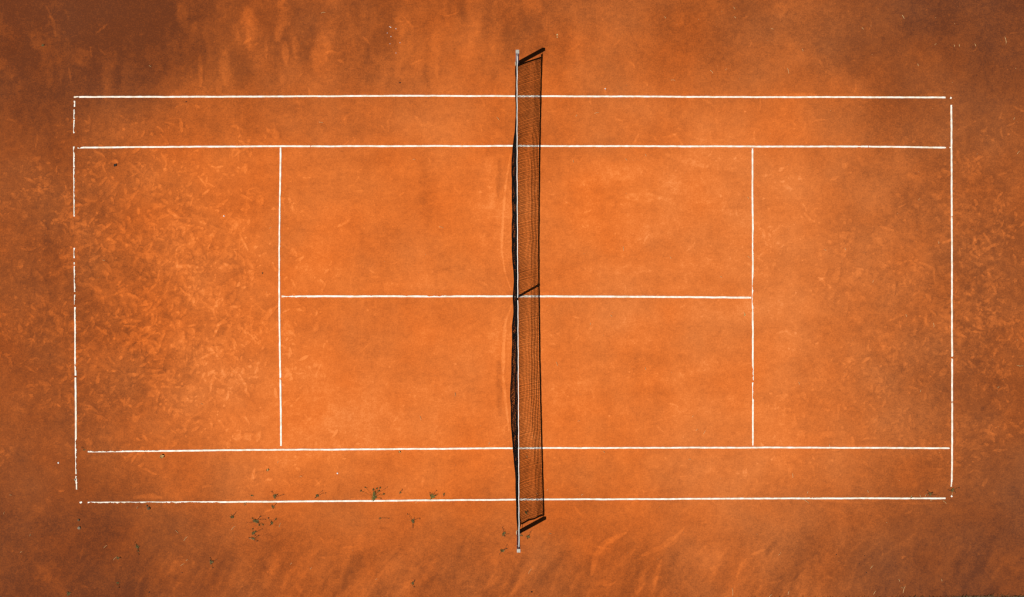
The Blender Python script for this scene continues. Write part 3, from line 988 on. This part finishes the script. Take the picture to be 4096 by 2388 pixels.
# straw: loose dry blades lying on the clay
straws = [(1293, 51, 12, -.2), (1284, 490, 14, .15), (1992, 475, 12, .9), (2660, 70, 9, .8), (2937, 33, 9, .9), (2940, 70, 9, .6), (2904, 278, 9, -.7), (2386, 452, 14, -.2),
          (2306, 463, 9, -.9), (2692, 321, 12, .05), (2846, 287, 12, .8), (3152, 284, 20, 1.3), (3210, 200, 6, 1.2), (3088, 116, 7, .3), (3612, 68, 17, 1.0), (3741, 178, 8, -.7),
          (3900, 180, 11, 1.2), (4021, 162, 28, 1.4), (3836, 182, 6, 1.5), (3816, 183, 6, 1.5), (3671, 260, 6, 1.3), (3450, 114, 8, .9), (4056, 474, 9, -1.3), (4073, 610, 12, -.9),
          (2582, 621, 11, 1.2), (2292, 645, 7, 1.4), (2504, 638, 7, .8), (2992, 792, 9, 1.1), (2493, 994, 13, 1.45), (2682, 1031, 7, 1.1), (2994, 1028, 9, .8), (2884, 1108, 10, .5),
          (2362, 1295, 7, -1.4), (2227, 1455, 13, 1.3), (2581, 1474, 9, 1.2), (2445, 1264, 7, .8), (2315, 1684, 9, -.1), (2771, 1665, 8, -.8), (2818, 1729, 14, -1.1), (2787, 1719, 8, -.8),
          (2976, 1253, 8, 1.4), (1820, 1577, 17, 1.55), (1957, 1773, 8, -1.2), (1082, 911, 10, -.7), (1656, 638, 10, -.2), (1765, 909, 14, .3), (1682, 1672, 14, 1.3), (601, 265, 6, .5),
          (3492, 1125, 11, -1.2), (3380, 996, 7, 1.2), (3624, 1262, 10, 1.3), (3734, 1300, 12, 1.4), (3682, 1563, 7, -1.2), (3754, 970, 10, 1.5), (3676, 797, 7, -.9), (3196, 1533, 8, 1.1),
          (3317, 1782, 6, 1.4), (3170, 1902, 13, 1.45), (3230, 1969, 10, -1.1), (3471, 1966, 8, 1.3), (3226, 2006, 18, .6), (3778, 2008, 13, .7), (3616, 2357, 26, -1.3), (3608, 2351, 9, .05),
          (3498, 2370, 15, -1.1), (3082, 2382, 14, -.8), (3154, 2370, 17, -1.3), (3487, 2267, 12, -.9), (3117, 2217, 9, -.8), (3596, 2321, 6, 1.3), (3766, 2320, 7, 1.3), (2120, 2284, 18, -1.0),
          (2929, 2368, 28, 1.5), (2329, 1978, 8, -.7), (2190, 1958, 9, -.9), (2080, 2122, 7, .5), (2201, 2135, 8, .1), (743, 2154, 18, -.9), (730, 2258, 15, -.6), (748, 2240, 10, -.7),
          (933, 2112, 19, -.8), (708, 2127, 13, .8), (460, 2234, 12, -.8), (422, 2186, 12, -.7), (85, 2208, 10, -.5), (122, 2140, 9, -1.3), (43, 1980, 6, .1), (17, 2052, 9, -1.3),
          (550, 2030, 9, -1.1), (1120, 2100, 15, -1.2), (1008, 2156, 20, .2), (1244, 2273, 11, -1.0), (1165, 2254, 9, -.8), (1505, 2316, 7, -.6), (1112, 1848, 8, -.9), (1665, 2009, 11, -.9),
          (4084, 1464, 16, -.1), (4072, 1462, 7, .1), (3993, 1548, 8, -.8), (2107, 1826, 8, .9), (2759, 1837, 11, .2), (2416, 1808, 8, .7), (1204, 1905, 8, -.2), (3703, 1980, 10, -1.0),
          (3680, 1983, 9, 1.1), (3645, 1985, 8, -1.0), (3808, 1975, 11, -1.4), (3722, 2000, 6, 1.1), (2148, 1975, 7, 1.0), (3300, 1000, 7, .4), (240, 1013, 5, .3), (415, 1041, 6, .2), (808, 1616, 6, .5)]
proto = {}
for i, (px, py, ln, a) in enumerate(straws):
    key = ln // 6
    if key not in proto:
        mb = MB()
        L_ = (key * 6 + 3) / S * 1.15
        mb.tube([(-L_ / 2, 0, .005), (-L_ / 6, L_ * .05, .010), (L_ / 6, L_ * .06, .011), (L_ / 2, -L_ * .03, .006)], [.0026, .0042, .0038, .002], 5)
        proto[key] = mb.mesh('straw')
    o = link('straw', proto[key], M_STRAW)
    x, y = G(px, py)
    o.location = (x, y, 0)
    o.rotation_euler = (0, 0, -a)
    tag(o, 'thin pale dry straw lying loose on the orange clay', 'straw', 'loose straws scattered over the clay')

# a scatter of sand-pale grit nobody could count
gm = MB()
rg = random.Random(77)
for _ in range(360):
    px, py = rg.uniform(-10, 4106), rg.uniform(-10, 2398)
    x, y = G(px, py)
    r_ = rg.uniform(.0035, .0085)
    vs = [(x + r_ * rg.uniform(.6, 1.2), y, .003), (x, y + r_ * rg.uniform(.6, 1.2), .003), (x - r_ * rg.uniform(.6, 1.2), y, .003), (x, y - r_ * rg.uniform(.6, 1.2), .003), (x, y, .003 + r_)]
    gm.add(vs, [(0, 1, 4), (1, 2, 4), (2, 3, 4), (3, 0, 4)])
grit = gm.build('grit', M_STRAW)
tag(grit, 'pale grit sprinkled all over the clay', 'grit', kind='stuff')

# ------------------------------------------------------------------ grass verge where the clay ends, at the lower right
vb = MB()
prev = None
for k in range(150):
    px = -3000 + k * 70
    e = 2396 - 13 * min(1, max(0, (px - 3300) / 700)) + 2.2 * math.sin(k * 1.9) + 1.4 * math.sin(k * .7) + (3 if px < 2600 else 0)
    x, y = G(px, e)
    vb.v += [(x, y, .004), (x, y - .10, .016), (x, y - 45, .03)]
    if k:
        b_ = (k - 1) * 3
        for j in (0, 1):
            vb.f.append((b_ + j, b_ + j + 1, b_ + j + 4, b_ + j + 3))
verge = vb.build('verge', M_SOIL)
for p in verge.data.polygons:
    if p.normal.z < 0:
        p.flip()
tag(verge, 'bare brown soil along the lower right edge of the clay', 'ground', kind='structure')
gb = MB()
for _ in range(9000):
    px = rg.uniform(2900, 4700)
    d = rg.random() ** 1.6 * 5.0
    e = 2394 - 13 * min(1, max(0, (px - 3300) / 700))
    x, y = G(px, e)
    y -= d
    a = rg.uniform(0, 6.28)
    ln = rg.uniform(.03, .10)
    gb.blade([(x, y, .004), (x + math.cos(a) * ln * .4, y + math.sin(a) * ln * .4, ln * .5), (x + math.cos(a) * ln, y + math.sin(a) * ln, ln * .55)], .005)
gr = gb.build('grass', M_GRASS)
tag(gr, 'short dry grass growing on the verge at the lower right edge', 'grass', kind='stuff')

# ------------------------------------------------------------------ light
SH = Vector((106 / S, 58 / S, -POST_H))              # from a post top to the tip of its shadow
sun = bpy.data.lights.new('sun', 'SUN')
sun.energy = 4.9
sun.angle = math.radians(.5)
sun.color = (1.0, .945, .86)
so = bpy.data.objects.new('sun', sun)
COL.objects.link(so)
so.rotation_euler = SH.to_track_quat('-Z', 'Y').to_euler()
so.location = (-20, -10, 30)
w = bpy.data.worlds.new('World')
scene.world = w
w.use_nodes = True
nt = w.node_tree
sky = nt.nodes.new('ShaderNodeTexSky')
sky.sky_type = 'NISHITA'
sky.sun_disc = False
sky.air_density = .45
sky.dust_density = .3
sky.ozone_density = 1.0
sky.sun_elevation = math.atan2(POST_H, math.hypot(SH.x, SH.y))
sky.sun_rotation = math.atan2(-SH.x, -SH.y)
nt.links.new(sky.outputs[0], nt.nodes['Background'].inputs[0])
nt.nodes['Background'].inputs[1].default_value = .05

# ------------------------------------------------------------------ camera: straight down, frame cropped off the lens axis
cam = bpy.data.cameras.new('camera')
co_ = bpy.data.objects.new('camera', cam)
COL.objects.link(co_)
nx, ny_ = G(*NAD)
co_.location = (nx, ny_, CAM_H)
co_.rotation_euler = (0, 0, 0)
FRAME_W = 4096 / S
cam.sensor_width = 36
cam.lens = 36 * CAM_H / FRAME_W
cam.shift_y = (0 - ny_) / FRAME_W
cam.clip_end = 2000
scene.camera = co_

vs_ = scene.view_settings
vs_.view_transform = 'Standard'
vs_.look = 'None'
vs_.gamma = 1
vs_.exposure = .27
scene.cycles.filter_width = 1.35
